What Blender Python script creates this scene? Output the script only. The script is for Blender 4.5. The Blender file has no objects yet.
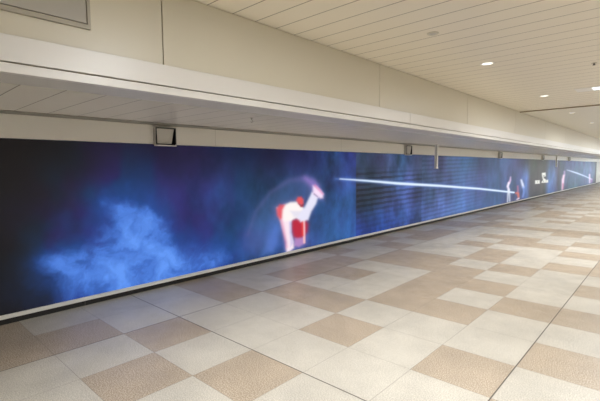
import bpy, bmesh, math, random
import numpy as np
from mathutils import Matrix, Vector

random.seed(7)
sc = bpy.context.scene
col = sc.collection

# ------------------------------------------------------------------ camera
cam_data = bpy.data.cameras.new('camera')
cam_data.sensor_width = 36.0
cam_data.lens = 36.0 * 406.16 / 600.0
cam_data.clip_start = 0.02
cam_data.clip_end = 200
cam = bpy.data.objects.new('camera', cam_data)
col.objects.link(cam)
F_ = Vector((-0.67574088, 0.73286934, -0.07922625))
R_ = Vector((0.73561019, 0.67735209, -0.00847318))
U_ = Vector((-0.04745433, 0.06400531, 0.99682065))
m = Matrix((R_, U_, -F_)).transposed().to_4x4()
m.translation = Vector((5.004, 0.0, 1.586))
cam.matrix_world = m
sc.camera = cam

# ------------------------------------------------------------------ world, exposure
world = bpy.data.worlds.new('world')
sc.world = world
world.use_nodes = True
world.node_tree.nodes['Background'].inputs[0].default_value = (0.80, 0.93, 1.0, 1)
world.node_tree.nodes['Background'].inputs[1].default_value = 6.0
vs = sc.view_settings
vs.view_transform = 'Standard'
vs.look = 'None'
vs.exposure = 0.0
vs.gamma = 1.0
vs.use_curve_mapping = False

# light levels (the lamps themselves are built further down)
SPOT_W = 230.0          # each round downlight
TUBE_W = 150.0          # each linear ceiling lamp
WARM = (1.0, 0.975, 0.94)
COOL = (0.97, 0.985, 1.0)

# ------------------------------------------------------------------ sizes (metres)
X_UP = 2.10            # face of the upper wall
X_FA = 2.13            # face of the projecting white fascia
X_R = 10.5             # opposite wall
Y0, Y1 = -7.0, 62.0
Z_C = 2.939            # ceiling
Z_S = 2.167            # soffit over the display
Z_T = 1.913            # top of the display
Z_B = 0.108            # bottom of the display
Y_JOINT = 11.25
SCREEN_END = 43.1
GX, GY, TILE = 0.546, 1.047, 0.6


def lin(c):
    return tuple((v / 255 / 12.92 if v / 255 <= .04045 else ((v / 255 + .055) / 1.055) ** 2.4) for v in c)


# ------------------------------------------------------------------ materials
def mat(name, rgb, rough=0.5, metal=0.0, spec=0.5, emit=None, strength=0.0, coat=0.0):
    m = bpy.data.materials.new(name)
    m.use_nodes = True
    b = m.node_tree.nodes['Principled BSDF']
    b.inputs['Base Color'].default_value = (*lin(rgb), 1)
    b.inputs['Roughness'].default_value = rough
    b.inputs['Metallic'].default_value = metal
    b.inputs['Specular IOR Level'].default_value = spec
    b.inputs['Coat Weight'].default_value = coat
    b.inputs['Coat Roughness'].default_value = 0.12
    if emit:
        b.inputs['Emission Color'].default_value = (*emit, 1)
        b.inputs['Emission Strength'].default_value = strength
    return m


class NT:
    """small helper for writing node maths"""
    def __init__(self, m):
        self.t = m.node_tree
        self.b = self.t.nodes['Principled BSDF']
        g = self.t.nodes.new('ShaderNodeNewGeometry')
        s = self.t.nodes.new('ShaderNodeSeparateXYZ')
        self.t.links.new(g.outputs['Position'], s.inputs[0])
        self.pos = g.outputs['Position']
        self.x, self.y, self.z = s.outputs

    def m(self, op, a, b=None, c=None):
        n = self.t.nodes.new('ShaderNodeMath')
        n.operation = op
        for i, v in enumerate((a, b, c)):
            if v is None:
                continue
            if isinstance(v, (int, float)):
                n.inputs[i].default_value = v
            else:
                self.t.links.new(v, n.inputs[i])
        return n.outputs[0]

    def line(self, coord, origin, pitch, half):
        """1 on a line repeated every pitch, 0 between"""
        f = self.m('FRACT', self.m('DIVIDE', self.m('SUBTRACT', coord, origin), pitch))
        d = self.m('MULTIPLY', self.m('MINIMUM', f, self.m('SUBTRACT', 1.0, f)), pitch)
        return self.m('LESS_THAN', d, half)

    def noise(self, scale, detail=3.0, rough=0.5, stretch=None):
        n = self.t.nodes.new('ShaderNodeTexNoise')
        n.inputs['Scale'].default_value = scale
        n.inputs['Detail'].default_value = detail
        n.inputs['Roughness'].default_value = rough
        v = self.pos
        if stretch:
            mp = self.t.nodes.new('ShaderNodeMapping')
            mp.inputs['Scale'].default_value = stretch
            self.t.links.new(v, mp.inputs['Vector'])
            v = mp.outputs[0]
        self.t.links.new(v, n.inputs['Vector'])
        return n.outputs['Fac']

    def remap(self, v, a, b, c, d):
        n = self.t.nodes.new('ShaderNodeMapRange')
        for i, q in enumerate((a, b, c, d)):
            n.inputs[1 + i].default_value = q
        self.t.links.new(v, n.inputs[0])
        return n.outputs[0]

    def mix(self, f, a, b):
        n = self.t.nodes.new('ShaderNodeMix')
        n.data_type = 'RGBA'
        for i, v in ((0, f), (6, a), (7, b)):
            if isinstance(v, (int, float)):
                n.inputs[i].default_value = v
            elif isinstance(v, tuple):
                n.inputs[i].default_value = (*v, 1)
            else:
                self.t.links.new(v, n.inputs[i])
        return n.outputs[2]

    def scale(self, c, f):
        n = self.t.nodes.new('ShaderNodeVectorMath')
        n.operation = 'SCALE'
        if isinstance(c, tuple):
            n.inputs[0].default_value = c
        else:
            self.t.links.new(c, n.inputs[0])
        self.t.links.new(f, n.inputs['Scale'])
        return n.outputs[0]

    def color(self, c):
        self.t.links.new(c, self.b.inputs['Base Color'])

    def bump(self, h, strength=0.2, dist=0.002):
        n = self.t.nodes.new('ShaderNodeBump')
        n.inputs['Strength'].default_value = strength
        n.inputs['Distance'].default_value = dist
        self.t.links.new(h, n.inputs['Height'])
        self.t.links.new(n.outputs[0], self.b.inputs['Normal'])


def stone(name, base, dark, light, grain):
    m = mat(name, base, 0.36, 0, 0.42)
    n = NT(m)
    c = n.mix(n.remap(n.noise(115, 2, 0.6), 0.40, 0.60, 0.0, 1.0), lin(dark), lin(light))
    c = n.mix(grain, lin(base), c)
    c = n.scale(c, n.remap(n.noise(1.7, 6, 0.65), 0.35, 0.65, 0.86, 1.04))       # dull worn patches
    thin = n.m('MAXIMUM', n.line(n.x, GX, TILE, 0.0022), n.line(n.y, GY, TILE, 0.0022))
    wide = n.m('MAXIMUM', n.line(n.x, 1.146, 3.0, 0.0048), n.line(n.y, 2.247, 9.0, 0.0048))
    c = n.mix(n.m('MULTIPLY', thin, 0.55), c, lin((96, 88, 80)))
    c = n.mix(n.m('MULTIPLY', wide, 0.9), c, lin((62, 56, 52)))
    n.color(c)
    n.t.links.new(n.remap(n.noise(6, 3), 0.3, 0.7, 0.30, 0.46), n.b.inputs['Roughness'])
    return m


M = {}
M['stone_light'] = stone('pale_granite', (189, 184, 173), (166, 161, 150), (210, 205, 194), 0.8)
M['stone_tan'] = stone('tan_granite', (168, 154, 136), (134, 119, 101), (200, 186, 167), 0.95)

m = mat('ceiling_planks', (242, 234, 217), 0.34, 0, 0.5)
n = NT(m)
g = n.line(n.y, 2.048, 0.2625, 0.0055)
n.color(n.mix(n.m('MULTIPLY', g, 0.75), lin((242, 234, 217)), lin((112, 98, 78))))
n.bump(n.m('SUBTRACT', 1.0, g), 0.5, 0.004)
M['ceiling'] = m

m = mat('smooth_ceiling', (226, 221, 207), 0.30, 0, 0.5)
n = NT(m)
g = n.line(n.y, 2.048, 0.2625, 0.003)
n.color(n.mix(n.m('MULTIPLY', g, 0.25), lin((226, 221, 207)), lin((140, 128, 108))))
M['ceiling_smooth'] = m

m = mat('soffit_planks', (236, 231, 219), 0.22, 0, 0.6)
n = NT(m)
g = n.line(n.y, 1.07, 0.286, 0.005)
n.color(n.mix(n.m('MULTIPLY', g, 0.65), lin((236, 231, 219)), lin((100, 94, 84))))
n.bump(n.m('SUBTRACT', 1.0, g), 0.4, 0.003)
M['soffit'] = m

m = mat('cream_wall_panel', (214, 208, 191), 0.34, 0, 0.5)
M['cream'] = m
M['gap'] = mat('shadow_gap_backing', (150, 142, 124), 0.8)
M['joint'] = mat('dark_joint', (150, 136, 112), 0.8)
M['fascia'] = mat('white_painted_metal', (222, 219, 215), 0.38, 0, 0.5, coat=0.35)
M['fascia'].node_tree.nodes['Principled BSDF'].inputs['Coat Roughness'].default_value = 0.30
M['fascia_under'] = mat('grey_painted_metal', (214, 211, 205), 0.35)
M['header'] = mat('off_white_panel', (242, 236, 226), 0.42)
n = NT(M['header'])
g = n.line(n.y, 0.52, 3.08, 0.003)
n.color(n.mix(n.m('MULTIPLY', g, 0.5), lin((244, 240, 233)), lin((170, 164, 154))))
M['plinth'] = mat('black_plinth', (24, 22, 21), 0.45)
n = NT(M['plinth'])
g = n.line(n.y, 1.71, 3.08, 0.006)
n.color(n.mix(g, lin((24, 22, 21)), lin((70, 66, 62))))
M['silver'] = mat('silver_trim', (228, 227, 222), 0.35, 0.0)
M['black'] = mat('black_plastic', (26, 25, 24), 0.5)
M['dark_metal'] = mat('dark_channel', (112, 108, 98), 0.5)
M['gap_shade'] = mat('shadow_gap_strip', (146, 142, 130), 0.4)  # shade of the gap beside the soffit, put into the colour
M['grey_plate'] = mat('grey_sheet', (206, 202, 195), 0.4)
M['sign_grey'] = mat('blank_sign_grey', (176, 172, 164), 0.4)
M['sign_frame'] = mat('sign_frame_grey', (172, 166, 152), 0.4)
M['white'] = mat('white_plastic', (242, 240, 236), 0.35)
M['glass'] = mat('lamp_lens', (255, 250, 240), 0.4, emit=(1.0, 0.93, 0.82), strength=2.0)
M['tube'] = mat('linear_lens', (245, 250, 255), 0.4, emit=(0.86, 0.98, 1.0), strength=1.7)
M['right_wall'] = mat('right_wall_paint', (242, 237, 226), 0.5)
M['end_wall'] = mat('end_wall_paint', (214, 216, 212), 0.5)

m = bpy.data.materials.new('led_surface')
m.use_nodes = True
b = m.node_tree.nodes['Principled BSDF']
b.inputs['Base Color'].default_value = (0.004, 0.004, 0.004, 1)
b.inputs['Roughness'].default_value = 0.5
b.inputs['Specular IOR Level'].default_value = 0.15
at = m.node_tree.nodes.new('ShaderNodeAttribute')
at.attribute_name = 'picture'
m.node_tree.links.new(at.outputs['Color'], b.inputs['Emission Color'])
b.inputs['Emission Strength'].default_value = 1.0
M['led'] = m


# ------------------------------------------------------------------ mesh helpers
def box(bm, x0, x1, y0, y1, z0, z1, mi=0, bevel=0.0):
    vs = [bm.verts.new((x, y, z)) for x in (x0, x1) for y in (y0, y1) for z in (z0, z1)]
    fs = []
    for q in ((0, 1, 3, 2), (4, 6, 7, 5), (0, 4, 5, 1), (2, 3, 7, 6), (0, 2, 6, 4), (1, 5, 7, 3)):
        f = bm.faces.new([vs[i] for i in q])
        f.material_index = mi
        fs.append(f)
    if bevel:
        es = list({e for f in fs for e in f.edges})
        bmesh.ops.bevel(bm, geom=es, offset=bevel, segments=2, affect='EDGES', profile=0.5)


def lathe(bm, prof, n=32, c=(0, 0, 0), mi=0, smooth=True):
    """profile of (radius, z) turned about the vertical"""
    rings = []
    for r, z in prof:
        if r < 1e-6:
            rings.append([bm.verts.new((c[0], c[1], c[2] + z))])
        else:
            rings.append([bm.verts.new((c[0] + r * math.cos(2 * math.pi * k / n), c[1] + r * math.sin(2 * math.pi * k / n), c[2] + z)) for k in range(n)])
    for a, b in zip(rings, rings[1:]):
        for k in range(n):
            v = [a[k % len(a)], a[(k + 1) % len(a)], b[(k + 1) % len(b)], b[k % len(b)]]
            u = []
            for q in v:
                if q not in u:
                    u.append(q)
            if len(u) > 2:
                f = bm.faces.new(u)
                f.material_index = mi
                f.smooth = smooth


def prism(bm, pts, y0, y1, mi=0):
    """outline in (x, z) extruded along y"""
    a = [bm.verts.new((x, y0, z)) for x, z in pts]
    b = [bm.verts.new((x, y1, z)) for x, z in pts]
    k = len(pts)
    fs = [bm.faces.new(a), bm.faces.new(b[::-1])]
    for i in range(k):
        fs.append(bm.faces.new((a[i], b[i], b[(i + 1) % k], a[(i + 1) % k])))
    for f in fs:
        f.material_index = mi


def obj(name, bm, mats, parent=None, loc=(0, 0, 0)):
    bmesh.ops.recalc_face_normals(bm, faces=bm.faces)
    me = bpy.data.meshes.new(name)
    bm.to_mesh(me)
    bm.free()
    for q in (mats if isinstance(mats, (list, tuple)) else [mats]):
        me.materials.append(q)
    o = bpy.data.objects.new(name, me)
    col.objects.link(o)
    if parent:
        o.parent = parent
    else:
        o.location = loc
    return o


def struct(name, bm, mats):
    o = obj(name, bm, mats)
    o['kind'] = 'structure'
    return o


def thing(name, label, cat, loc, group=None):
    o = bpy.data.objects.new(name, None)
    o.empty_display_size = 0.1
    col.objects.link(o)
    o.location = loc
    o['label'] = label
    o['category'] = cat
    if group:
        o['group'] = group
    return o


def dup(root, loc, label):
    r = root.copy()
    col.objects.link(r)
    r.location = loc
    r['label'] = label
    for ch in list(root.children):
        c = ch.copy()
        col.objects.link(c)
        c.parent = r
        for g in list(ch.children):
            d = g.copy()
            col.objects.link(d)
            d.parent = c
    return r


# ------------------------------------------------------------------ floor of 60 cm stone tiles
# rows run along the corridor (k), eight columns from the display side (L pale, T tan)
ROWS = {
    -1: 'TTLLLTLL', 0: 'LTLTLLTL', 1: 'LLTLTLLT', 2: 'LLLLLLLT', 3: 'TTLLTLTL', 4: 'LLTTLLLT',
    5: 'LTLLTTLL', 6: 'LTTLTLTT', 7: 'LTLLTTLL', 8: 'TLTTTLLT', 9: 'LLTTLTLL', 10: 'LTLLTLTT',
    11: 'TLLLTLLT', 12: 'LTLTLLTL', 13: 'TTLLTTLL', 14: 'LTLTTLTL'}
rt = random.Random(11)


def is_tan(i, k):
    if k in ROWS and 0 <= i < 8:
        return ROWS[k][i] == 'T'
    return rt.random() < 0.45


bm = bmesh.new()
i0, i1 = -2, int((X_R - GX) / TILE) + 1
k0, k1 = int((Y0 - GY) / TILE) - 1, int((Y1 - GY) / TILE) + 1
grid = {}
for i in range(i0, i1 + 2):
    for k in range(k0, k1 + 2):
        x = min(max(GX + (i) * TILE, -0.12), X_R)
        y = min(max(GY + k * TILE, Y0), Y1)
        grid[i, k] = (x, y)
for i in range(i0, i1 + 1):
    for k in range(k0, k1 + 1):
        a, b = grid[i, k], grid[i + 1, k + 1]
        if b[0] - a[0] < 1e-4 or b[1] - a[1] < 1e-4:
            continue
        f = bm.faces.new([bm.verts.new((a[0], a[1], 0)), bm.verts.new((b[0], a[1], 0)), bm.verts.new((b[0], b[1], 0)), bm.verts.new((a[0], b[1], 0))])
        # column index in ROWS counts from x = -0.054 (index -1 in this grid)
        f.material_index = 1 if is_tan(i + 1, k) else 0
floor_bm = bm
bmesh.ops.remove_doubles(bm, verts=bm.verts, dist=1e-5)
struct('floor', bm, [M['stone_light'], M['stone_tan']])
bm = bmesh.new()
box(bm, -0.5, X_R + 0.2, Y0, Y1, -0.2, -0.004)
struct('floor', bm, M['gap'])

# ------------------------------------------------------------------ ceiling
bm = bmesh.new()
box(bm, X_UP - 0.06, X_R, Y0, Y_JOINT - 0.03, Z_C, Z_C + 0.1)
struct('ceiling', bm, M['ceiling'])
bm = bmesh.new()
box(bm, X_UP - 0.06, X_R, Y_JOINT + 0.03, Y1, Z_C, Z_C + 0.1)
struct('ceiling', bm, M['ceiling_smooth'])
bm = bmesh.new()
box(bm, X_UP - 0.06, X_R, Y_JOINT - 0.03, Y_JOINT + 0.03, Z_C - 0.020, Z_C + 0.1)
struct('trim_1', bm, M['joint'])

# ------------------------------------------------------------------ left side: wall, header, soffit, fascia, upper wall
bm = bmesh.new()
box(bm, -0.30, -0.08, Y0, Y1, 0.0, Z_C)
struct('wall_left', bm, M['header'])
bm = bmesh.new()
box(bm, -0.08, 0.0, Y0, Y1, Z_T + 0.004, Z_S - 0.006)
struct('wall_left', bm, M['header'])                       # white band above the display
bm = bmesh.new()
box(bm, -0.08, 0.0, SCREEN_END + 0.12, Y1, 0.075, Z_T)
struct('wall_left', bm, M['end_wall'])                     # plain wall beyond the display
bm = bmesh.new()
box(bm, -0.08, -0.02, Y0, Y1, 0.0, 0.075)
struct('baseboard_left', bm, M['plinth'])

bm = bmesh.new()
box(bm, -0.08, 1.80, Y0, Y1, Z_S, Z_S + 0.05)
struct('ceiling', bm, M['soffit'])
bm = bmesh.new()
box(bm, 0.002, 0.24, Y0, Y1, Z_S - 0.006, Z_S)
struct('trim_2', bm, M['gap_shade'])                      # channel painted on as dark shade where the soffit meets the white band

bm = bmesh.new()                                           # fascia with its groove and seams
seams = [11.66 + 6.16 * k for k in range(-3, 9)]
edges = [Y0] + seams + [Y1]
for a, b in zip(edges, edges[1:]):
    if b - a < 0.1:
        continue
    box(bm, X_UP - 0.02, X_FA, a + 0.002, b - 0.002, 2.220, 2.374, 0, 0.003)
    box(bm, X_UP - 0.02, X_FA, a + 0.002, b - 0.002, 2.155, 2.211, 0, 0.003)
box(bm, X_UP - 0.03, X_FA - 0.02, Y0, Y1, 2.16, 2.36, 1)
box(bm, 1.78, X_UP - 0.02, Y0, Y1, 2.155, 2.25, 2)
struct('trim_3', bm, [M['fascia'], M['gap'], M['fascia_under']])

bm = bmesh.new()                                           # upper wall in 3.08 m panels with open joints
js = [1.63 + 3.08 * k for k in range(-3, 21)]
js = [Y0] + [j for j in js if Y0 < j < Y1] + [Y1]
for a, b in zip(js, js[1:]):
    box(bm, X_UP - 0.02, X_UP, a + 0.0045, b - 0.0045, 2.33, Z_C - 0.004, 0, 0.002)
box(bm, X_UP - 0.10, X_UP - 0.015, Y0, Y1, 2.25, Z_C - 0.004, 1)
struct('wall_left', bm, [M['cream'], M['gap']])

# ------------------------------------------------------------------ the rest of the corridor
bm = bmesh.new()
box(bm, X_R, X_R + 0.2, Y0, Y1, 0, Z_C + 0.1)
struct('wall_right', bm, M['right_wall'])
bm = bmesh.new()
box(bm, -0.3, 2.6, Y1, Y1 + 0.2, 0, Z_C + 0.1)             # daylight comes in through the open far end
box(bm, 9.6, X_R + 0.2, Y1, Y1 + 0.2, 0, Z_C + 0.1)
box(bm, 2.6, 9.6, Y1, Y1 + 0.2, 2.7, Z_C + 0.1)
struct('wall_end', bm, M['end_wall'])
bm = bmesh.new()
box(bm, -0.3, X_R + 0.2, Y0 - 0.2, Y0, 0, Z_C + 0.1)
struct('wall_back', bm, M['right_wall'])
bm = bmesh.new()
box(bm, X_R - 0.02, X_R, Y0, Y1, 0, 0.09)
struct('baseboard_right', bm, M['plinth'])

# traced outlines of the shown picture in wall metres (position along wall, height)
BASE=[(0.131,(32,29,28),(31,28,28),(30,27,28)),(1.325,(33,29,29),(32,29,30),(31,28,32)),(1.619,(33,30,31),(34,32,42),(30,40,90)),(2.059,(36,32,50),(38,45,95),(45,80,165)),(2.706,(38,32,62),(40,48,100),(50,85,175)),(3.322,(40,33,72),(36,42,92),(48,80,160)),(3.762,(32,34,72),(38,58,112),(48,76,150)),(4.254,(28,32,66),(36,58,105),(52,84,150)),(4.927,(30,30,66),(36,58,105),(52,80,150)),(5.57,(32,34,78),(36,58,105),(38,62,110)),(6.06,(35,50,98),(36,66,118),(38,68,115)),(6.468,(42,78,130),(40,76,135),(38,66,112)),(6.908,(38,52,110),(40,72,125),(44,82,142)),(7.185,(40,42,95),(42,70,130),(48,88,155)),(7.207,(50,60,92),(44,50,72),(42,72,150)),(8.375,(52,62,92),(44,54,82),(42,72,155)),(9.183,(60,82,140),(62,90,155),(52,86,170)),(9.872,(58,62,108),(50,66,120),(46,76,150)),(10.255,(54,56,92),(44,60,108),(46,72,135)),(10.29,(50,60,98),(52,74,128),(62,92,165)),(12.122,(58,72,115),(60,84,145),(66,98,168)),(13.23,(62,88,150),(66,96,165),(66,100,170)),(14.692,(52,62,102),(56,78,135),(62,92,155)),(16.652,(52,66,110),(54,76,130),(56,84,140)),(17.526,(72,104,160),(60,86,142),(54,80,132)),(18.761,(56,68,108),(54,68,110),(52,64,102)),(19.981,(58,64,90),(62,84,140),(56,78,130)),(20.81,(64,68,84),(76,108,178),(70,105,180)),(21.515,(74,74,70),(70,72,74),(70,74,84)),(24.322,(74,74,70),(70,71,68),(68,70,72)),(25.477,(72,82,108),(76,108,168),(70,105,175)),(26.469,(68,78,110),(78,108,165),(68,95,150)),(27.806,(68,70,84),(68,72,88),(70,76,92)),(29.882,(62,70,108),(66,80,115),(66,78,105)),(32.607,(66,80,130),(68,92,130),(68,98,118)),(36.237,(62,78,118),(66,92,138),(66,88,128)),(39.59,(70,90,135),(72,98,145),(72,90,130)),(41.766,(62,68,92),(72,80,125),(62,68,95)),(43.177,(48,50,54),(50,52,56),(50,50,52))]
SMOKE=[(1.669,0.482,0.26,0.192,0.6),(2.128,0.447,0.416,0.312,0.7),(2.308,0.8,0.24,0.26,0.75),(2.184,1.152,0.156,0.143,0.6),(2.566,0.901,0.182,0.26,0.6),(2.805,0.382,0.42,0.224,0.65),(3.414,0.218,0.374,0.154,0.7),(1.444,0.546,0.16,0.143,0.5),(1.937,0.211,0.48,0.168,0.6),(2.652,0.218,0.51,0.196,0.55)]
HALO=[(2.129,1.033,0.456,0.52,0.9),(1.731,0.659,0.44,0.384,0.75),(2.761,1.177,0.45,0.338,0.5),(3.207,0.647,0.48,0.28,0.6),(4.037,1.096,0.28,0.45,0.45),(4.019,0.384,0.52,0.192,0.4)]
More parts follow.
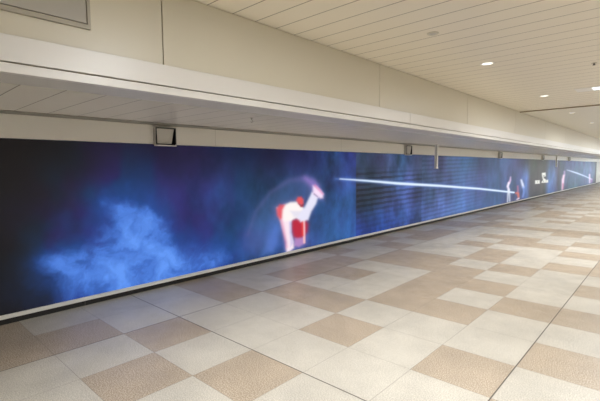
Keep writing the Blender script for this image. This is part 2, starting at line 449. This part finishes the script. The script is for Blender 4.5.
SHAPES=[
([(4.117,0.342),(4.218,0.669),(4.45,0.991),(4.795,1.222),(5.163,1.375),(5.559,1.397),(5.854,1.288),(5.94,1.085),(5.722,0.956),(5.472,1.0),(5.157,0.993),(4.896,0.881),(4.871,0.701),(4.67,0.208),(4.432,0.17)],(88,112,170),0.42,0.09,0.72),
([(4.785,0.937),(5.004,0.999),(5.349,1.058),(5.53,1.026),(5.56,0.899),(5.85,1.178),(5.884,1.304),(6.152,1.054),(6.117,0.947),(5.961,0.957),(5.684,0.7),(5.651,0.597),(5.627,0.176),(5.489,0.09),(5.017,0.103),(4.942,0.63),(4.808,0.742)],(150,130,195),0.45,0.063,0.667),
([(4.188,0.509),(4.207,0.518),(4.378,0.862),(4.717,1.153),(5.186,1.335),(5.548,1.343),(5.77,1.252),(5.851,1.253),(5.893,1.302),(5.852,1.349),(5.57,1.451),(5.14,1.414),(4.661,1.2),(4.322,0.89),(4.16,0.536),(4.165,0.518)],(105,100,160),0.45,0.045,0.75),
([(5.528,1.401),(5.55,1.365),(5.665,1.27),(5.782,1.168),(5.883,1.14),(5.974,1.182),(5.962,1.253),(5.82,1.372),(5.622,1.431),(5.563,1.434)],(165,130,215),0.7,0.0665,0.655),
([(4.842,0.678),(4.963,0.56),(4.863,0.284),(4.739,0.156),(4.464,0.129),(4.604,0.372)],(95,130,215),0.55,0.051,0.708),
([(5.202,0.662),(5.394,0.684),(5.577,0.635),(5.645,0.533),(5.622,0.409),(5.511,0.307),(5.359,0.286),(5.241,0.363),(5.191,0.522)],(196,34,58),0.95,0.0396,0.667),
([(5.285,0.327),(5.542,0.303),(5.541,0.187),(5.387,0.147),(5.253,0.187)],(190,140,200),0.85,0.0216,0.667),
([(4.843,0.912),(5.248,0.88),(5.217,0.721),(5.181,0.604),(5.178,0.442),(5.246,0.27),(5.256,0.146),(5.15,0.097),(5.058,0.099),(5.048,0.177),(5.056,0.277),(4.996,0.445),(4.912,0.691)],(252,232,244),1,0.0234,0.692),
([(5.131,0.729),(5.193,0.663),(5.198,0.44),(5.239,0.251),(5.166,0.18),(5.155,0.445)],(205,195,235),0.8,0.018,0.692),
([(4.887,0.791),(4.962,0.725),(5.041,0.439),(5.088,0.192),(5.048,0.167),(4.985,0.426)],(236,140,175),0.6,0.027,0.72),
([(5.493,0.718),(5.473,0.696),(5.492,0.486),(5.504,0.213),(5.52,0.194),(5.551,0.19),(5.566,0.205),(5.566,0.48),(5.559,0.691),(5.536,0.715)],(250,195,200),0.95,0.0133,0.679),
([(5.46,0.636),(5.509,0.631),(5.512,0.338),(5.469,0.354)],(225,60,60),0.9,0.0126,0.643),
([(4.892,0.89),(5.003,0.948),(5.173,0.988),(5.348,0.984),(5.498,0.883),(5.59,0.793),(5.633,0.705),(5.526,0.652),(5.314,0.681),(5.168,0.647),(5.026,0.661),(4.917,0.77)],(255,246,244),1,0.0234,0.692),
([(5.17,0.828),(5.559,0.795),(5.526,0.673),(5.256,0.719)],(205,205,235),0.5,0.027,0.667),
([(4.827,0.895),(4.91,0.963),(5.031,0.946),(4.974,0.864),(4.955,0.728),(4.916,0.704),(4.847,0.777)],(224,82,96),0.95,0.0238,0.68),
([(5.324,1.01),(5.369,1.064),(5.459,1.067),(5.52,1.014),(5.525,0.935),(5.463,0.908),(5.382,0.945)],(228,84,92),1,0.0198,0.667),
([(5.382,0.945),(5.463,0.915),(5.525,0.935),(5.518,0.873),(5.442,0.879)],(150,40,55),0.8,0.0108,0.667),
([(5.757,1.135),(5.942,1.035),(5.882,0.91),(5.743,0.771),(5.656,0.62),(5.438,0.601),(5.349,0.682),(5.425,0.767),(5.549,0.871)],(232,230,250),1,0.0234,0.643),
([(5.79,1.256),(5.904,1.23),(6.037,1.149),(6.105,1.08),(6.087,1.005),(6.002,0.999),(5.886,1.049),(5.779,1.108)],(250,225,250),1,0.0266,0.633),
([(5.806,1.255),(5.855,1.285),(6.004,1.183),(6.112,1.08),(6.071,1.071)],(235,140,190),0.6,0.0152,0.633),
([(5.821,1.117),(5.936,1.046),(5.919,1.026),(5.805,1.096)],(150,130,170),0.6,0.0095,0.655),
([(6.483,1.363),(6.498,1.356),(7.343,1.28),(9.086,1.13),(11.429,0.99),(14.741,0.764),(18.875,0.44),(18.986,0.45),(18.996,0.488),(18.895,0.515),(14.758,0.861),(11.44,1.094),(9.098,1.239),(7.352,1.349),(6.501,1.38),(6.485,1.375)],(110,150,230),0.7,0.0405,0.458),
([(6.621,1.359),(6.632,1.354),(7.538,1.283),(9.088,1.153),(11.431,1.01),(14.744,0.781),(18.876,0.444),(18.975,0.453),(18.984,0.486),(18.894,0.511),(14.755,0.844),(11.438,1.074),(9.096,1.217),(7.543,1.322),(6.633,1.371),(6.622,1.367)],(225,240,255),1,0.0135,0.45),
([(18.286,1.168),(18.25,1.153),(18.183,1.039),(18.011,0.929),(18.041,0.887),(18.182,0.865),(18.296,0.886),(18.429,1.015),(18.389,1.148),(18.356,1.166)],(222,190,228),0.95,0.0246,0.293),
([(18.05,0.956),(17.939,0.928),(17.802,0.778),(17.985,0.615),(18.094,0.582),(18.238,0.587),(18.273,0.627),(18.154,0.764),(18.258,0.891),(18.21,0.937)],(240,230,250),1,0.0252,0.302),
([(18.033,0.657),(17.965,0.632),(17.946,0.427),(17.936,0.14),(17.975,0.117),(18.057,0.111),(18.099,0.127),(18.137,0.413),(18.211,0.614),(18.156,0.648)],(228,234,245),0.95,0.0246,0.297),
([(18.088,0.647),(18.048,0.621),(18.179,0.411),(18.235,0.139),(18.281,0.116),(18.365,0.112),(18.403,0.13),(18.345,0.405),(18.265,0.619),(18.197,0.646)],(228,234,245),0.95,0.0252,0.3),
([(19.355,0.763),(19.309,0.74),(19.329,0.567),(19.311,0.463),(19.375,0.427),(19.513,0.417),(19.588,0.443),(19.606,0.555),(19.522,0.734),(19.461,0.76)],(190,120,150),0.8,0.022,0.282),
([(19.051,0.426),(19.161,0.394),(19.31,0.383),(19.414,0.252),(19.521,0.211),(19.69,0.208),(19.751,0.246),(19.663,0.432),(19.196,0.478),(19.068,0.468)],(228,120,105),0.85,0.0264,0.286),
([(19.313,0.131),(19.414,0.122),(19.727,0.143),(19.786,0.167),(19.726,0.203),(19.608,0.213),(19.312,0.183),(19.262,0.162)],(250,225,235),0.9,0.022,0.282),
([(19.837,1.008),(19.81,0.976),(19.962,0.79),(20.158,0.628),(20.289,0.592),(20.462,0.598),(20.504,0.642),(20.333,0.808),(20.052,0.99),(19.958,1.015)],(225,232,252),1,0.0315,0.274),
([(20.23,0.672),(20.168,0.636),(20.307,0.436),(20.157,0.223),(20.195,0.193),(20.308,0.179),(20.383,0.195),(20.574,0.417),(20.495,0.633),(20.393,0.671)],(130,160,230),0.85,0.036,0.269),
([(22.376,0.899),(23.319,0.884),(23.347,0.702),(22.402,0.723)],(235,235,228),1,0.0175,0.248),
([(23.684,1.245),(24.499,1.253),(24.583,1.055),(24.205,1.024),(24.132,0.967),(24.438,0.921),(24.736,0.854),(25.132,0.863),(25.195,0.7),(23.688,0.729),(23.71,0.786),(23.985,0.874),(23.891,0.954),(23.76,1.072)],(235,235,228),1,0.0182,0.233),
([(24.025,1.124),(24.303,1.127),(24.291,1.002),(24.06,1.008)],(130,130,125),0.7,0.0156,0.234),
([(24.041,0.826),(24.254,0.828),(24.23,0.77),(24.034,0.772)],(130,130,125),0.7,0.0156,0.235),
([(24.62,0.837),(24.756,0.837),(24.768,0.765),(24.632,0.766)],(130,130,125),0.7,0.0159,0.23),
([(22.752,0.826),(22.977,0.823),(22.968,0.782),(22.774,0.784)],(130,130,125),0.7,0.015,0.246),
([(29.336,1.289),(29.222,1.252),(29.237,1.038),(29.384,0.991),(29.662,0.986),(29.793,1.028),(29.715,1.246),(29.582,1.287)],(185,160,205),0.8,0.0372,0.199),
([(29.186,1.062),(29.005,1.023),(28.733,0.756),(28.783,0.51),(28.793,0.176),(28.886,0.136),(29.096,0.122),(29.213,0.148),(29.447,0.476),(29.517,0.716),(29.61,0.99),(29.49,1.046)],(245,215,235),1,0.0434,0.203),
([(29.053,0.528),(28.962,0.496),(29.116,0.186),(29.219,0.153),(29.402,0.147),(29.482,0.173),(29.385,0.485),(29.264,0.523)],(190,110,150),0.7,0.031,0.201),
([(30.175,1.331),(30.217,1.322),(31.887,1.183),(34.152,1.009),(37.23,0.77),(40.854,0.432),(41.059,0.43),(41.144,0.458),(41.023,0.487),(37.393,0.836),(34.318,1.099),(31.998,1.257),(30.249,1.346),(30.191,1.343)],(205,220,245),1,0.036,0.174),
([(39.353,0.934),(39.223,0.897),(39.383,0.538),(39.533,0.217),(39.701,0.173),(40.016,0.163),(40.163,0.197),(40.114,0.523),(39.841,0.891),(39.662,0.931)],(240,220,245),0.95,0.0405,0.153),
([(40.783,0.547),(40.598,0.515),(40.406,0.278),(40.569,0.224),(40.951,0.204),(41.17,0.239),(41.257,0.486),(41.113,0.532)],(170,120,190),0.8,0.0332,0.149)]

# ------------------------------------------------------------------ the picture shown on the LED display
def lattice(seed, n=512):
    return np.random.default_rng(seed).random((n, n))


def vnoise(tab, x, y):
    xi, yi = np.floor(x).astype(int), np.floor(y).astype(int)
    fx, fy = x - xi, y - yi
    fx, fy = fx * fx * (3 - 2 * fx), fy * fy * (3 - 2 * fy)
    n = tab.shape[0]
    a, b = tab[xi % n, yi % n], tab[(xi + 1) % n, yi % n]
    c, d = tab[xi % n, (yi + 1) % n], tab[(xi + 1) % n, (yi + 1) % n]
    return (a * (1 - fx) + b * fx) * (1 - fy) + (c * (1 - fx) + d * fx) * fy


def fbm(seed, x, y, s, octaves=5, gain=0.55):
    tab = lattice(seed)
    t, amp, tot = 0, 1.0, 0
    for _ in range(octaves):
        t = t + amp * vnoise(tab, x * s + 13.7, y * s + 5.1)
        tot += amp
        amp *= gain
        s *= 2.03
    return t / tot


def sdf(px, py, pts):
    """signed distance to a closed outline, negative inside"""
    d = np.full(px.shape, 1e9)
    inside = np.zeros(px.shape, bool)
    n = len(pts)
    for i in range(n):
        ax, ay = pts[i]
        bx, by = pts[(i + 1) % n]
        ex, ey = bx - ax, by - ay
        l = ex * ex + ey * ey + 1e-12
        t = np.clip(((px - ax) * ex + (py - ay) * ey) / l, 0, 1)
        d = np.minimum(d, np.hypot(px - ax - t * ex, py - ay - t * ey))
        c = ((ay > py) != (by > py))
        if abs(ey) > 1e-12:
            inside ^= c & (px < (bx - ax) * (py - ay) / ey + ax)
    return np.where(inside, -d, d)


def paint(Y, Z):
    """colour (0..255) of the display at wall position Y, height Z"""
    by = np.array([b[0] for b in BASE])
    rows = [np.stack([np.interp(Y, by, [b[j][c] for b in BASE]) for c in range(3)], -1) for j in (1, 2, 3)]
    t = (Z_T - Z) / (Z_T - Z_B)
    t = t[..., None]
    up = np.clip(t / 0.5, 0, 1)
    dn = np.clip((t - 0.5) / 0.5, 0, 1)
    up, dn = up * up * (3 - 2 * up), dn * dn * (3 - 2 * dn)
    c = rows[0] * (1 - up) + rows[1] * up
    c = c * (1 - dn) + rows[2] * dn
    lum = np.clip((c[..., 2:3] - 40) / 60, 0, 1)
    c = c * np.maximum(0.75 + 0.25 * np.clip((c[..., 2:3] - 26) / 60, 0, 1), (Y > 7.2)[..., None] * 1.0)   # true blacks where nothing is shown
    calm = (1 - 0.6 * np.clip((Y - 9) / 4, 0, 1))[..., None]
    # drifting haze, stronger where the picture is blue
    n1 = fbm(3, Y * 1.0, Z, 1.6)[..., None]
    n2 = fbm(4, Y * 1.4, Z * 0.7, 3.2)[..., None]
    c = c * (1 + calm * lum * ((n1 - 0.5) * 1.1 + (n2 - 0.5) * 0.5))
    violet = np.clip((fbm(9, Y, Z, 1.1)[..., None] - 0.5) * 3.0, -1, 1) * lum
    c = c + violet * np.array([7, -7, 2])
    # the smoke cloud
    w1 = (fbm(5, Y, Z, 2.4) - 0.5)
    w2 = (fbm(6, Y, Z, 2.4) - 0.5)
    Yw, Zw = Y + w1 * 0.42, Z + w2 * 0.34
    h = np.zeros_like(Y)
    for (a, b_, sy, sz, k) in HALO:
        h = 1 - (1 - h) * (1 - k * np.exp(-((Yw - a) / sy) ** 2 / 1.6 - ((Zw - b_) / sz) ** 2 / 1.6))
    s = np.zeros_like(Y)
    for (a, b_, sy, sz, k) in SMOKE:
        s = 1 - (1 - s) * (1 - k * np.exp(-(((Yw - a) / sy) ** 2 + ((Zw - b_) / sz) ** 2) / 1.9))
    f = fbm(7, Y + w1 * 0.7, Z + w2 * 0.7, 4.0, 6, 0.62)
    f = np.clip((f - 0.5) * 1.9 + 0.5, 0, 1)
    g = fbm(17, Y, Z, 1.8, 4)
    h = np.clip(h * (0.6 + 0.8 * g), 0, 1)[..., None]
    s = np.clip(s * 1.02, 0, 1) * (0.6 + 0.42 * f)
    s = np.clip(s, 0, 1)
    s = (s ** 1.1)[..., None]
    tint = np.clip((fbm(18, Y, Z, 2.2, 3)[..., None] - 0.5) * 4 + 0.5, 0, 1)
    hc = np.array([44, 38, 98]) * tint + np.array([26, 62, 112]) * (1 - tint)
    c = c * (1 - h) + hc * h
    lo, hi = np.array([40, 80, 168]), np.array([98, 152, 245])
    s2 = np.clip(s * 1.7, 0, 1)
    c = c * (1 - s2) + (lo + (hi - lo) * np.clip((s - 0.25) / 0.6, 0, 1)) * s2
    # soft vertical beams further along
    far = np.clip((Y - 8) / 3, 0, 1)
    streak = fbm(8, Y / (0.35 + Y * 0.03), Z * 0.12, 1.6, 4)
    c = c * (1 + (far * (streak - 0.5) * 0.2)[..., None])
    grey = c.mean(-1, keepdims=True)
    c = c + (far * 0.14)[..., None] * (grey - c) + (far * 13)[..., None]
    # horizontal scan bands between 7.2 m and 15 m
    ph = 2 * np.pi * (Z - 0.02 * (Y - 7)) / 0.118
    band = (np.sin(ph) > 0.1) * 1.0
    m1 = ((Y > 7.21) & (Y < 10.27)) * np.clip((1.62 - Z) / 0.25, 0, 1) * np.clip((Z - 0.35) / 0.5, 0.25, 1)
    m2 = ((Y >= 10.27) & (Y < 16)) * 0.35 * np.clip((16 - Y) / 4, 0, 1)
    m1 = m1 * np.where((Y > 8.7), 0.75, 1.0)
    c = c * (1 - ((m1 * 0.34 + m2 * 0.4) * band)[..., None])
    # figures, light trail and lettering blocks
    for pts, colr, al, soft, asp in SHAPES:
        ys = [p[0] for p in pts]
        zs = [p[1] for p in pts]
        mar = soft * 3
        sel = (Y > min(ys) - mar / asp) & (Y < max(ys) + mar / asp) & (Z > min(zs) - mar) & (Z < max(zs) + mar)
        if not sel.any():
            continue
        d = sdf(Y[sel] * asp, Z[sel], [(p[0] * asp, p[1]) for p in pts])
        a = al / (1 + np.exp(np.clip(d / (soft * 0.45), -30, 30)))
        c[sel] = c[sel] * (1 - a[:, None]) + np.array(colr) * a[:, None]
    # hairline joints between LED cabinets
    return np.clip(c, 0, 255)


def screen_panel(ya, yb, parent):
    ys = [ya]
    while ys[-1] < yb:
        ys.append(min(yb, ys[-1] + max(0.012, 0.00024 * ys[-1] ** 2 + 0.006)))
    ys = np.array(ys)
    nz = 170
    zs = np.linspace(Z_B, Z_T, nz)
    Yg, Zg = np.meshgrid(ys, zs, indexing='ij')
    rgb = paint(Yg.clip(-3, 60), Zg) / 255
    rgb = np.where(rgb <= 0.04045, rgb / 12.92, ((rgb + 0.055) / 1.055) ** 2.4)
    ny = len(ys)
    # front sheet plus a 5 cm deep body behind it
    front = np.stack([np.zeros(ny * nz), Yg.ravel(), Zg.ravel()], -1)
    back = np.array([(-0.05, y, z) for y in (ya, yb) for z in (Z_B, Z_T)])
    co = np.concatenate([front, back])
    idx = np.arange(ny * nz).reshape(ny, nz)
    quads = np.stack([idx[:-1, :-1], idx[1:, :-1], idx[1:, 1:], idx[:-1, 1:]], -1).reshape(-1, 4)
    faces = [list(map(int, q)) for q in quads]
    B = ny * nz
    faces += [[B, B + 1, B + 3, B + 2]]
    faces += [[B, B + 2] + [int(v) for v in idx[::-1, 0]], [B + 3, B + 1] + [int(v) for v in idx[:, -1]]]
    faces += [[B + 1, B] + [int(v) for v in idx[0, :]], [B + 2, B + 3] + [int(v) for v in idx[-1, ::-1]]]
    me = bpy.data.meshes.new('screen_panel')
    me.from_pydata(co.tolist(), [], faces)
    at = me.attributes.new('picture', 'FLOAT_COLOR', 'POINT')
    data = np.zeros((len(co), 4), np.float32)
    data[:, 3] = 1
    data[:B, :3] = rgb.reshape(-1, 3)
    at.data.foreach_set('color', data.ravel())
    me.materials.append(M['led'])
    o = bpy.data.objects.new('screen_panel', me)
    col.objects.link(o)
    o.parent = parent
    return o


led = thing('led_display', 'long wall-mounted LED display showing blue smoke and baseball players above black plinth', 'video wall', (0, 0, 0))
for ya, yb in ((Y0 + 0.6, 7.20), (7.20, 10.27), (10.27, 20.9), (20.9, 25.6), (25.6, SCREEN_END)):
    screen_panel(ya, yb - 0.0015, led)
bm = bmesh.new()
box(bm, -0.05, 0.016, Y0 + 0.6, SCREEN_END, 0.064, Z_B - 0.001, 0, 0.003)
obj('bottom_trim', bm, M['silver'], led)
bm = bmesh.new()
box(bm, -0.05, 0.006, SCREEN_END, SCREEN_END + 0.10, 0.075, Z_T, 0, 0.003)
obj('end_frame', bm, M['black'], led)

# ------------------------------------------------------------------ round downlights along the corridor
def make_downlight(label):
    t = thing('downlight', label, 'ceiling light', (0, 0, Z_C), 'round downlights in the ceiling')
    bm = bmesh.new()
    lathe(bm, [(0.066, 0.0), (0.066, -0.004), (0.072, -0.008), (0.088, -0.006), (0.092, 0.0)], 40)
    obj('trim_ring', bm, M['white'], t)
    bm = bmesh.new()
    lathe(bm, [(0.0, -0.005), (0.045, -0.0045), (0.066, -0.002), (0.066, 0.0), (0.0, 0.0)], 40)
    obj('lamp_lens', bm, M['glass'], t)
    L = bpy.data.lights.new('lamp_light', 'SPOT')
    L.energy = SPOT_W
    L.color = WARM
    L.spot_size = math.radians(112)
    L.spot_blend = 1.0
    L.shadow_soft_size = 0.06
    lo = bpy.data.objects.new('lamp_light', L)
    col.objects.link(lo)
    lo.location = (0, 0, -0.07)
    lo.parent = t
    return t


rank = ['nearest round downlight in the planked ceiling, left of the linear lamp',
        'second round downlight from the camera, just before the dark ceiling joint',
        'round downlight just beyond the dark ceiling joint',
        'second round downlight beyond the dark ceiling joint',
        'third round downlight beyond the dark ceiling joint, at the right edge of the photo']
first = make_downlight(rank[0])
first.location = (3.12, 5.70, Z_C)
for k in range(-2, 17):
    if k == 0:
        continue
    y = 5.70 + 3.37 * k
    x = 3.08 if k < 2 else 3.0
    dup(first, (x, y, Z_C), rank[k] if 0 < k < 5 else 'round white downlight in the ceiling above the corridor floor')
for k in range(-3, 17, 2):
    dup(first, (9.3, 5.70 + 3.37 * k, Z_C), 'round white downlight in the ceiling above the corridor floor')

# ------------------------------------------------------------------ linear ceiling lamps across the corridor
def make_tube(label):
    t = thing('linear_ceiling_lamp', label, 'ceiling light', (0, 0, Z_C), 'long linear lamps in the ceiling')
    bm = bmesh.new()
    for (x0, x1, y0, y1) in ((0, 3.9, -0.20, -0.16), (0, 3.9, 0.16, 0.20), (0.0, 0.25, -0.16, 0.16), (3.65, 3.9, -0.16, 0.16)):
        box(bm, x0, x1, y0, y1, -0.005, 0.0)
    obj('lamp_frame', bm, M['white'], t)
    bm = bmesh.new()
    box(bm, 0.25, 3.65, -0.16, 0.16, -0.003, 0.0)
    obj('lamp_lens', bm, M['tube'], t)
    L = bpy.data.lights.new('lamp_light', 'AREA')
    L.shape = 'RECTANGLE'
    L.size = 3.2
    L.size_y = 0.30
    L.energy = TUBE_W
    L.color = COOL
    lo = bpy.data.objects.new('lamp_light', L)
    col.objects.link(lo)
    lo.location = (1.95, 0, -0.02)
    lo.parent = t
    return t


tube = make_tube('linear lamp across the planked ceiling, cut off by the right edge of the photo')
tube.location = (3.62, 8.87, Z_C)
for k in (-1, 1, 2, 3, 4, 5, 6, 7):
    dup(tube, (3.62, 8.87 + 6.74 * k, Z_C), 'cool white linear lamp set across the corridor ceiling')

# ------------------------------------------------------------------ ceiling detector and sprinkler
t = thing('smoke_detector', 'small round cream detector in the planked ceiling, nearer than every downlight', 'detector', (3.13, 4.04, Z_C))
bm = bmesh.new()
lathe(bm, [(0.058, 0.0), (0.058, -0.006), (0.050, -0.010), (0.038, -0.007)], 36)
lathe(bm, [(0.0, -0.003), (0.03, -0.003)], 36)
obj('base_ring', bm, M['cream'], t)
bm = bmesh.new()
lathe(bm, [(0.038, -0.006), (0.026, -0.007), (0.020, -0.014), (0.010, -0.017), (0.0, -0.017)], 36)
obj('sensor_dome', bm, M['grey_plate'], t)
t = thing('sprinkler_head', 'tiny dark sprinkler head under the ceiling near the right edge of the photo', 'sprinkler', (4.15, 6.68, Z_C))
bm = bmesh.new()
lathe(bm, [(0.035, 0.0), (0.032, -0.006), (0.012, -0.008)], 24)
obj('escutcheon', bm, M['cream'], t)
bm = bmesh.new()
lathe(bm, [(0.010, -0.004), (0.010, -0.014), (0.006, -0.016), (0.006, -0.024), (0.018, -0.026), (0.018, -0.028), (0.0, -0.028)], 20)
obj('sprinkler_nozzle', bm, M['black'], t)

# small hook under the soffit
bm = bmesh.new()
lathe(bm, [(0.018, 0.0), (0.018, -0.004), (0.0, -0.004)], 20)
for k in range(9):
    a0, a1 = math.pi * k / 9 * 1.4, math.pi * (k + 1) / 9 * 1.4
    r = 0.016
    y0, z0 = r * math.sin(a0), -0.02 - r + r * math.cos(a0)
    y1, z1 = r * math.sin(a1), -0.02 - r + r * math.cos(a1)
    vs_ = []
    for (yy, zz) in ((y0, z0), (y1, z1)):
        vs_.append([bm.verts.new((0.003 * math.cos(q), yy + 0.003 * math.sin(q) * 0.3, zz + 0.003 * math.sin(q))) for q in (0, 1.57, 3.14, 4.71)])
    for j in range(4):
        bm.faces.new((vs_[0][j], vs_[0][(j + 1) % 4], vs_[1][(j + 1) % 4], vs_[1][j]))
box(bm, -0.003, 0.003, -0.003, 0.003, -0.022, -0.003)
o = obj('ceiling_hook', bm, M['dark_metal'], None, (1.39, 3.11, Z_S))
o['label'] = 'tiny dark hook screwed into the soffit above the smoke picture'
o['category'] = 'hook'

# ------------------------------------------------------------------ blank grey sign panel on the upper wall
t = thing('wall_sign', 'blank grey framed sign panel on the cream upper wall, top left of the photo', 'sign', (X_UP, 0.0, 2.51))
bm = bmesh.new()
ya, yb, h = -0.55, 1.105, 0.36
for (a, b, c, d) in ((ya, yb, 0.0, 0.028), (ya, yb, h - 0.028, h), (ya, ya + 0.02, 0.028, h - 0.028), (yb - 0.02, yb, 0.028, h - 0.028)):
    box(bm, 0.0, 0.022, a, b, c, d, 0, 0.0015)
obj('sign_frame', bm, M['sign_frame'], t)
bm = bmesh.new()
box(bm, 0.0, 0.008, ya + 0.02, yb - 0.02, 0.028, h - 0.028, 0)
obj('sign_recess', bm, M['gap'], t)
bm = bmesh.new()
box(bm, 0.008, 0.019, ya + 0.026, yb - 0.026, 0.034, h - 0.034, 0, 0.0015)
obj('sign_face', bm, M['sign_grey'], t)

# ------------------------------------------------------------------ shutter guide boxes hanging in front of the white band
def make_guide(label):
    t = thing('guide_box', label, 'bracket', (0, 0, Z_S), 'black and grey boxes on the white band')
    w, zt, zb = 0.145, -0.032, -0.262
    bm = bmesh.new()
    for s in (-1, 1):
        y0, y1 = (-w, -w + 0.008) if s < 0 else (w - 0.008, w)
        prism(bm, [(0.0, zt), (0.066, zt), (0.066, zb + 0.02), (0.05, zb), (0.0, zb)], y0, y1)
    box(bm, 0.0, 0.012, -w + 0.008, w - 0.008, zb, zt)
    box(bm, 0.012, 0.066, -w + 0.008, w - 0.008, zt - 0.006, zt)
    obj('housing', bm, M['grey_plate'], t)
    bm = bmesh.new()
    for y0, y1 in ((-w, -w + 0.016), (w - 0.018, w)):
        box(bm, 0.012, 0.070, y0 + 0.0005, y1 - 0.0005, zb + 0.012, zt - 0.0065)
    box(bm, 0.012, 0.070, -w + 0.016, w - 0.018, zt - 0.018, zt - 0.0065)
    box(bm, 0.012, 0.020, -w + 0.016, w - 0.018, zb + 0.012, zt - 0.018)
    box(bm, 0.020, 0.070, -w + 0.016, w - 0.018, zb + 0.001, zb + 0.014)
    obj('black_lining', bm, M['black'], t)
    bm = bmesh.new()
    y0, y1, q0, q1 = -w + 0.020, w - 0.026, -w + 0.030, w - 0.060
    a = [bm.verts.new(p) for p in ((0.062, y0, zt - 0.020), (0.062, y1, zt - 0.020), (0.050, q1, zb + 0.018), (0.050, q0, zb + 0.018))]
    b = [bm.verts.new((v.co.x - 0.01, v.co.y, v.co.z)) for v in a]
    bm.faces.new(a)
    bm.faces.new(b[::-1])
    for i in range(4):
        bm.faces.new((a[i], b[i], b[(i + 1) % 4], a[(i + 1) % 4]))
    obj('tilted_plate', bm, M['grey_plate'], t)
    bm = bmesh.new()
    box(bm, 0.018, 0.075, -w - 0.002, w + 0.002, zb - 0.014, zb, 0, 0.002)
    obj('bottom_lip', bm, M['header'], t)
    return t


g1 = make_guide('nearest black-edged grey box on the white band, above the smoke cloud')
g1.location = (0.003, 2.77, Z_S)
dup(g1, (0.003, 9.42, Z_S), 'second black-edged grey box on the white band, just left of the nearer hanging white post')
dup(g1, (0.003, 16.75, Z_S), 'third black-edged grey box on the white band, right of the nearer hanging white post')
dup(g1, (0.003, 23.6, Z_S), 'fourth black-edged grey box on the white band, above the dark lettered picture')
dup(g1, (0.003, 30.6, Z_S), 'farthest black-edged grey box on the white band')


def make_post(label):
    t = thing('hanging_post', label, 'hanging post', (0, 0, Z_S), 'white posts hanging from the soffit')
    bm = bmesh.new()
    box(bm, -0.05, 0.05, -0.07, 0.07, -0.010, 0.0, 0, 0.002)
    obj('ceiling_plate', bm, M['silver'], t)
    bm = bmesh.new()
    box(bm, -0.03, 0.03, -0.045, 0.045, -0.60, -0.010, 0, 0.004)
    obj('post', bm, M['white'], t)
    bm = bmesh.new()
    box(bm, 0.014, 0.022, -0.047, -0.045, -0.57, -0.02)
    box(bm, 0.03, 0.032, -0.030, -0.022, -0.57, -0.02)
    obj('dark_slot', bm, M['dark_metal'], t)
    bm = bmesh.new()
    box(bm, -0.034, 0.036, -0.049, 0.049, -0.622, -0.60, 0, 0.004)
    obj('end_cap', bm, M['white'], t)
    return t


p1 = make_post('nearer white post hanging from the soffit in front of the blue picture')
p1.location = (0.40, 10.26, Z_S)
dup(p1, (0.40, 24.9, Z_S), 'farther white post hanging from the soffit above the dark lettered picture')
